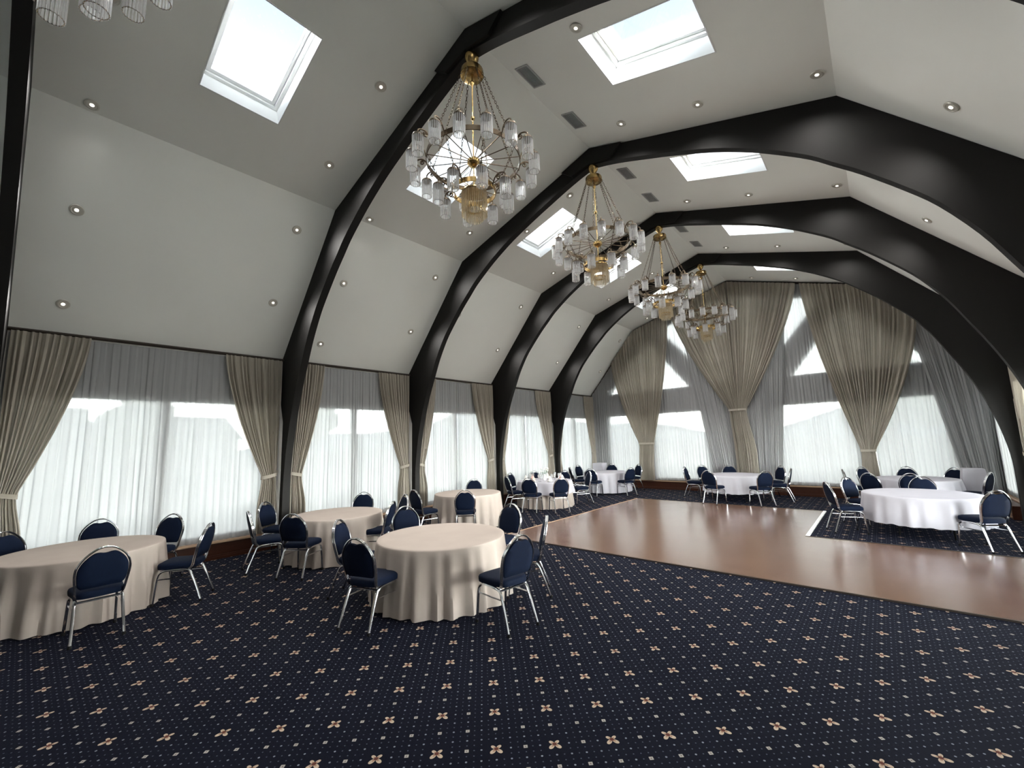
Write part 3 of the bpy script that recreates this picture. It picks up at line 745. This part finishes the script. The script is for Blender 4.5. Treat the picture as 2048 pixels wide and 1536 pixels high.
CHAIRS = [  # back-top point on the floor plan, table, label, extra turn in degrees
 (2.87, .65, 1, 'navy chair seen from behind in front of the leftmost cream table', 0),
 (2.19, 1.72, 1, 'navy chair seen from the side at the right end of the leftmost cream table', 0),
 (.65, 1.61, 1, 'navy chair behind the right end of the leftmost cream table, against the first sheer', 0),
 (.21, .84, 1, 'navy chair behind the middle of the leftmost cream table, back to the first window', 0),
 (.48, -.05, 1, 'navy chair back cut by the left edge, behind the leftmost cream table', 0),
 (2.36, -.52, 1, 'navy chair cut by the left edge, only its seat shows before the leftmost cream table', 0),
 (2.43, 2.67, 2, 'navy chair seen from behind in front of the second cream table by the windows', 0),
 (1.45, 2.40, 2, 'navy chair in thin side view at the left end of the second cream table', 0),
 (.47, 2.98, 2, 'navy chair by the first arch post, behind the side-on chair of the second table', 0),
 (.73, 4.78, 2, 'navy chair behind the second cream table, back to the second window', 0),
 (2.50, 4.16, 2, 'navy chair in side view at the right of the second cream table', 10),
 (1.97, 4.95, 2, 'navy chair almost hidden behind the right-hand chair of the second table', 0),
 (1.45, 5.53, 3, 'navy chair facing right at the left of the third cream table by the windows', 0),
 (2.50, 6.02, 3, 'navy chair seen from behind in front of the third cream table by the windows', 0),
 (.63, 8.08, 3, 'navy chair behind the third cream table, back to the third window', 0),
 (4.82, 2.36, 4, 'navy chair with chrome legs in the middle foreground, left front of the nearest table', 12),
 (3.56, 2.81, 4, 'navy chair behind the left foreground chair at the nearest cream table', 0),
 (3.33, 4.00, 4, 'navy chair facing the camera behind the left of the nearest cream table', 0),
 (4.64, 5.03, 4, 'navy chair behind the right of the nearest cream table, before the dance floor', 0),
 (6.16, 3.43, 4, 'navy chair seen from behind at the right front of the nearest cream table', 0),
 (5.73, 4.46, 4, 'navy chair edge-on at the right of the nearest cream table, beside the dance floor', 0),
 (.29, 9.94, 5, 'navy chair by the third arch post, far left of the laid table', 0),
 (.94, 9.04, 5, 'navy chair facing right at the near left of the laid table', 0),
 (1.93, 8.81, 5, 'navy chair seen from behind, left one in front of the laid table', 0),
 (2.68, 9.24, 5, 'navy chair seen from behind, right one in front of the laid table', 0),
 (2.33, 11.22, 5, 'navy chair facing left at the right side of the laid table', 0),
 (.43, 10.96, 5, 'navy chair behind the laid table, left of its flowers', 0),
 (1.31, 11.43, 5, 'navy chair behind the laid table, right of its flowers', 0),
 (.20, 13.95, 6, 'navy chair facing right at the far left of the corner table', 0),
 (.63, 12.76, 6, 'navy chair at the near left of the corner table, beside the last arch post', 0),
 (1.67, 12.39, 6, 'navy chair seen from behind at the left front of the corner table', 0),
 (1.07, 15.02, 6, 'navy chair behind the corner table, beside the white draped stand', 0),
 (2.73, 13.16, 6, 'navy chair seen from behind at the right front of the corner table', 0),
 (2.21, 14.95, 6, 'navy chair at the right back of the corner table, by the left gable curtain', 0),
 (4.23, 13.88, 7, 'navy chair in side view at the left end of the table before the gable centre', 0),
 (4.44, 14.87, 7, 'navy chair at the left back of the table before the gable centre', 0),
 (5.31, 12.54, 7, 'navy chair seen from behind at the left front of the table before the gable centre', 0),
 (5.24, 15.05, 7, 'navy chair behind the table before the gable centre, at the curtain foot', 0),
 (6.67, 12.80, 7, 'navy chair seen from behind at the right front of the table before the gable centre', 0),
 (6.69, 14.98, 7, 'navy chair at the right back of the table before the gable centre', 0),
 (7.08, 13.97, 7, 'navy chair edge-on at the right end of the table before the gable centre', 0),
 (8.21, 13.96, 8, 'navy chair edge-on at the left end of the far right white table', 0),
 (8.56, 14.93, 8, 'navy chair at the left back of the far right white table, by a gable curtain', 0),
 (8.74, 12.77, 8, 'navy chair seen from behind at the left front of the far right white table', 0),
 (9.47, 15.10, 8, 'navy chair facing the camera behind the middle of the far right white table', 0),
 (9.45, 12.86, 8, 'navy chair seen from behind in front of the middle of the far right white table', 0),
 (10.30, 15.02, 8, 'navy chair behind the far right white table, beside the white draped box', 0),
 (10.72, 13.56, 8, 'navy chair edge-on at the right end of the far right white table', 0),
 (8.16, 10.26, 9, 'navy chair in side view at the left of the near right white table', 0),
 (8.42, 11.53, 9, 'navy chair at the left back of the near right white table', 0),
 (9.59, 12.10, 9, 'navy chair facing the camera behind the near right white table', 0),
 (10.29, 9.76, 9, 'navy chair seen from behind at the right front of the near right white table', 0),
]
chair0 = None
for bx, by, tb, lab, turn in CHAIRS:
    cx, cy, _r = TABLES[tb]; a = math.atan2(cy-by, cx-bx)+math.radians(turn); push = min(.14, max(0, _r+.45-math.hypot(cx-bx, cy-by)))
    loc = (bx+(.285-push)*math.cos(a), by+(.285-push)*math.sin(a), 0)
    if chair0 is None:
        chair0 = make_chair(); chair0.location = loc; chair0.rotation_euler.z = a; chair0['label'] = lab
    else: dup(chair0, loc, a, lab)

# ------------------------------------------------------------ tables and cloths
def tablecloth(cx, cy, r, zt, zb, mat, seed, label, flare=.07, nf=20, amp=.03, name='tablecloth'):
    rr = random.Random(seed); ph = [rr.uniform(0, 6.28) for _ in range(5)]; N = 168
    m = MB(); rings = []
    def wob(a): return .55*math.cos(nf*a+ph[0]+.6*math.sin(3*a+ph[3]))+.35*math.cos(int(nf*.6)*a+ph[1])+.25*math.cos(int(nf*1.55)*a+ph[2])
    lv = [(r*k, zt, 0) for k in (.33, .66, .9)]+[(r-.012, zt, 0), (r-.002, zt-.004, 0), (r+.003, zt-.016, .0)]
    K = 12
    for k in range(1, K+1): t = k/K; lv.append((r+.004+flare*t, zt-.016+(zb-zt+.016)*t, amp*min(1, t*1.25)**.8))
    vs = [(cx, cy, zt)]
    for rad, z, am in lv:
        for k in range(N):
            a = 2*PI*k/N; q = rad+am*wob(a); vs.append((cx+q*math.cos(a), cy+q*math.sin(a), z+(.012*wob(a+.3) if z == lv[-1][1] and zb > .1 else 0)))
    fs = [(0, 1+k, 1+(k+1) % N) for k in range(N)]
    for i in range(len(lv)-1):
        for k in range(N): j = (k+1) % N; fs.append((1+i*N+k, 1+(i+1)*N+k, 1+(i+1)*N+j, 1+i*N+j))
    m.add(vs, fs)
    o = ob(name, m, MT[mat], ang=55)
    o.data.transform(Matrix.Translation((-cx, -cy, 0))); o.location = (cx, cy, 0)
    return tag(o, label, 'tablecloth', 'round tablecloths')
TLAB = {1: 'the leftmost table, cut by the left edge', 2: 'the second table along the left windows', 3: 'the third table along the left windows', 4: 'the nearest table in the middle of the carpet', 5: 'the laid table', 6: 'the far left corner table',
        7: 'the table before the gable centre', 8: 'the far right table by the gable', 9: 'the near right table beside the dance floor'}
for k, (cx, cy, r) in TABLES.items():
    t = thing('round_table', 'round folding table under the cloth of '+TLAB[k], 'table', (cx, cy, 0), 0, 'round banquet tables')
    ob('tabletop', MB().lathe([(0, .685), (r-.03, .685), (r-.02, .69), (r-.02, .708), (r-.03, .712), (0, .712)], 40), MT['plinth'], t)
    for q in range(4):
        a = PI/4+q*PI/2; ob('leg', MB().tube([(r*.55*math.cos(a), r*.55*math.sin(a), .685), (r*.60*math.cos(a), r*.60*math.sin(a), 0)], .014, 8), MT['black'], t)
    if k <= 5: tablecloth(cx, cy, r, .718, .015, 'cream', 40+k, 'floor-length cream tablecloth on '+TLAB[k], .055, 25 if k != 4 else 27, .050)
    else: tablecloth(cx, cy, r, .718, .24 if k != 6 else .06, 'white', 40+k, 'white tablecloth on '+TLAB[k], .05, 21, .036)
tx, ty, tr = TABLES[5]
tablecloth(tx, ty, tr+.05, .728, .40, 'white', 77, 'shorter white overlay cloth on top of the cream cloth of the laid table', .06, 15, .022, 'overlay_cloth')
ZTT = .729
for k in range(7):
    a = 2*PI*k/7+.25; px, py = tx+.55*math.cos(a), ty+.55*math.sin(a)
    pl = ob('plate', MB().lathe([(0, .002), (.07, .003), (.085, .010), (.128, .018), (.126, .022), (.085, .014), (0, .008)], 24), MT['china']); pl.location = (px, py, ZTT)
    tag(pl, 'white dinner plate on the laid table, under a %s napkin' % ('pink' if k % 2 else 'white'), 'plate', 'place settings on the laid table')
    nb = MB(); nb.lathe([(.06, 0), (.052, .05), (.03, .11), (.004, .15)], 10); npk = ob('napkin', nb, MT['pink'] if k % 2 else MT['petals']); npk.location = (px, py, ZTT+.015)
    tag(npk, ('pink' if k % 2 else 'white')+' napkin folded into a cone on a plate of the laid table', 'napkin', ('pink' if k % 2 else 'white')+' napkins on the laid table')
    for j, (da, rr_) in enumerate(((.22, .42), (.36, .47))):
        g = ob('wine_glass', MB().lathe([(.033, 0), (.030, .004), (.004, .01), (.004, .08), (.02, .095), (.034, .13), (.036, .165), (.030, .20), (.028, .20), (.033, .165), (.030, .13), (.0, .098)], 14), MT['drinkglass'])
        g.location = (tx+rr_*math.cos(a+da), ty+rr_*math.sin(a+da), ZTT); tag(g, 'clear stemmed wine glass on the laid table', 'glass', 'wine glasses on the laid table')
v = thing('flower_vase', 'small vase of white flowers in the middle of the laid table', 'vase', (tx, ty, ZTT))
ob('vase', MB().lathe([(0, 0), (.05, .002), (.06, .06), (.04, .12), (.03, .16), (.036, .18), (.03, .18), (.0, .05)], 18), MT['china'], v)
rf = random.Random(3)
for k in range(9):
    a, q = rf.uniform(0, 6.28), rf.uniform(.03, .13); z = rf.uniform(.24, .36)
    s = ob('flower_stem', MB().tube([(0, 0, .12), (q*.4*math.cos(a), q*.4*math.sin(a), .2), (q*math.cos(a), q*math.sin(a), z)], .003, 4), MT['leaf'], v)
    ob('blossom', MB().lathe([(0, -.015), (.018, -.005), (.030, .012), (.020, .022), (.022, .012), (.008, .018), (0, .012)], 9, (q*math.cos(a), q*math.sin(a), z)), MT['petals'], s)

# white draped stands in the two far corners
def draped_box(x, y, hx, hy, h, rz, flare, seed, label):
    rr = random.Random(seed); N = 96; m = MB(); ph = [rr.uniform(0, 6.28) for _ in range(3)]
    def per(a, s, fl_):
        c, sn = math.cos(a), math.sin(a); k = 1/max(abs(c), abs(sn)); cor = (min(abs(c), abs(sn))/max(abs(c), abs(sn)))**3
        return (c*k*hx*s+c*fl_*(.35+.9*cor)+.012*fl_*8*math.cos(9*a+ph[0])*c, sn*k*hy*s+sn*fl_*(.35+.9*cor)+.012*fl_*8*math.cos(9*a+ph[0])*sn)
    lv = [(.5, h, 0), (.97, h, 0), (1, h-.01, 0)]+[(1, h-.01-(h-.02)*k/8, flare*k/8) for k in range(1, 9)]
    vs = [(0, 0, h)]+[(*per(2*PI*k/N, s, f), z) for s, z, f in lv for k in range(N)]; fs = [(0, 1+k, 1+(k+1) % N) for k in range(N)]
    for i in range(len(lv)-1):
        for k in range(N): j = (k+1) % N; fs.append((1+i*N+k, 1+(i+1)*N+k, 1+(i+1)*N+j, 1+i*N+j))
    m.add(vs, fs); t = thing('draped_stand', label, 'draped table', (x, y, 0), rz)
    ob('cloth', m, MT['white'], t, ang=50)
    ob('stand_top', MB().box(-hx+.01, hx-.01, -hy+.01, hy-.01, h-.03, h-.004), MT['plinth'], t, False)
    for sx_ in (-1, 1):
        for sy_ in (-1, 1): ob('leg', MB().tube([(sx_*(hx-.04), sy_*(hy-.04), 0), (sx_*(hx-.04), sy_*(hy-.04), h-.03)], .015, 6), MT['black'], t)
draped_box(.60, 14.92, .20, .20, .95, .0, .04, 5, 'small white draped stand in the far left corner behind the corner table')
draped_box(10.58, 14.55, .18, .19, .94, .0, .12, 6, 'white draped box table in the far right corner')

# ------------------------------------------------------------ outside the windows
gm = MB(); gm.box(-400, 400, -300, 500, -.9, -.5)
struct(ob('ground', gm, MT['lawn'], smooth=False), 'lawn outside the windows, its colour paled for haze')
def hills(pts, name, label):
    m = MB(); vs = []
    for x, y, h in pts: vs += [(x, y, -1), (x, y, h), (x*1.3+(-20 if x < 0 else 0), y*1.3, h*.8), (x*1.3, y*1.3, -1)]
    fs = []
    for i in range(len(pts)-1): fs += [(4*i, 4*i+4, 4*i+5, 4*i+1), (4*i+1, 4*i+5, 4*i+6, 4*i+2)]
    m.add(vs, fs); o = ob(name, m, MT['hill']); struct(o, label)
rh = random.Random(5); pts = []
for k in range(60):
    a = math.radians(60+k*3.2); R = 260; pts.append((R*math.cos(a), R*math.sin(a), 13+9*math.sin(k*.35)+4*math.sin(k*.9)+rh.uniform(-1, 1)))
hills(pts, 'hills', 'low hills beyond the lawn, tinted blue to paint in haze')
def house(x, y, lx, ly, h, rz, label):
    t = thing('house', label, 'house', (x, y, -.5), rz)
    ob('wall', MB().box(-lx, lx, -ly, ly, 0, h), MT['render'], t, False)
    r = MB(); r.add([(-lx-.3, -ly-.3, h), (lx+.3, -ly-.3, h), (lx+.3, ly+.3, h), (-lx-.3, ly+.3, h), (0, -ly-.3, h+lx*.7), (0, ly+.3, h+lx*.7)], [(0, 1, 4), (1, 2, 5, 4), (2, 3, 5), (3, 0, 4, 5), (0, 3, 2, 1)]); ob('roof', r, MT['roof'], t, False)
    ob('chimney', MB().box(-.3, .3, -.3, .3, h, h+lx*.7+.9), MT['render'], t, False)
house(-34, -1.5, 3.0, 4.0, 3.6, 0, 'haze-paled house with a chimney seen faintly through the first left window')
house(-40, 8.5, 3.2, 4.5, 3.4, .2, 'haze-paled house seen faintly through the right half of the first left window')
def tree(x, y, h, r, label):
    t = thing('tree', label, 'tree', (x, y, -.5), 0, 'trees outside the windows')
    ob('trunk', MB().tube([(0, 0, 0), (.1, 0, h*.4), (0, .1, h*.7)], [r*.14, r*.10, r*.05], 8), MT['bark'], t)
    m = MB(); rr = random.Random(int(x*10+y))
    for k in range(16):
        a, q, z = rr.uniform(0, 6.28), rr.uniform(0, r*.75), h*.45+rr.uniform(0, h*.55); s = rr.uniform(.35, .6)*r
        n1, n2 = 8, 6
        def f(u, v): 
            th, phi = u*2*PI, v*PI; k_ = 1+.15*math.sin(5*th+3*phi)
            return (q*math.cos(a)+s*k_*math.sin(phi)*math.cos(th), q*math.sin(a)+s*k_*math.sin(phi)*math.sin(th), z+s*.8*math.cos(phi))
        m.grid(f, n1, n2)
    ob('crown', m, MT['tree'], t)
tree(-24, 14, 7, 2.6, 'bushy tree seen faintly through the second left window'); tree(-18, 3.4, 5, 1.5, 'slim tree seen faintly beside the mullion of the first left window')
tree(1.5, 34, 8, 3.0, 'tree seen faintly through the leftmost gable window'); tree(9.4, 30, 7, 2.2, 'tree seen faintly through the right gable windows')
dm = thing('garden_dome', 'white rounded garden canopy seen faintly low in the first left window', 'canopy', (-5.5, 2.2, -.5))
ob('canopy', MB().lathe([(.62, .75), (.60, .95), (.48, 1.18), (.28, 1.33), (0, 1.38)], 24), MT['dome'], dm); ob('pole', MB().tube([(0, 0, 0), (0, 0, 1.37)], .03, 8), MT['pole'], dm)
lp = thing('street_lamp', 'thin outdoor lamp post seen through the sheer left of the right gable curtain', 'lamp post', (8.25, 17.6, -.5))
ob('post', MB().lathe([(.07, 0), (.05, .3), (.035, .5), (.03, 2.35), (.05, 2.38), (.05, 2.42), (.03, 2.44), (.03, 2.55)], 10), MT['pole'], lp)
ob('lantern', MB().lathe([(.05, 2.55), (.10, 2.60), (.12, 2.85), (.13, 2.87), (.04, 3.0), (0, 3.04)], 8), MT['pole'], lp, False)
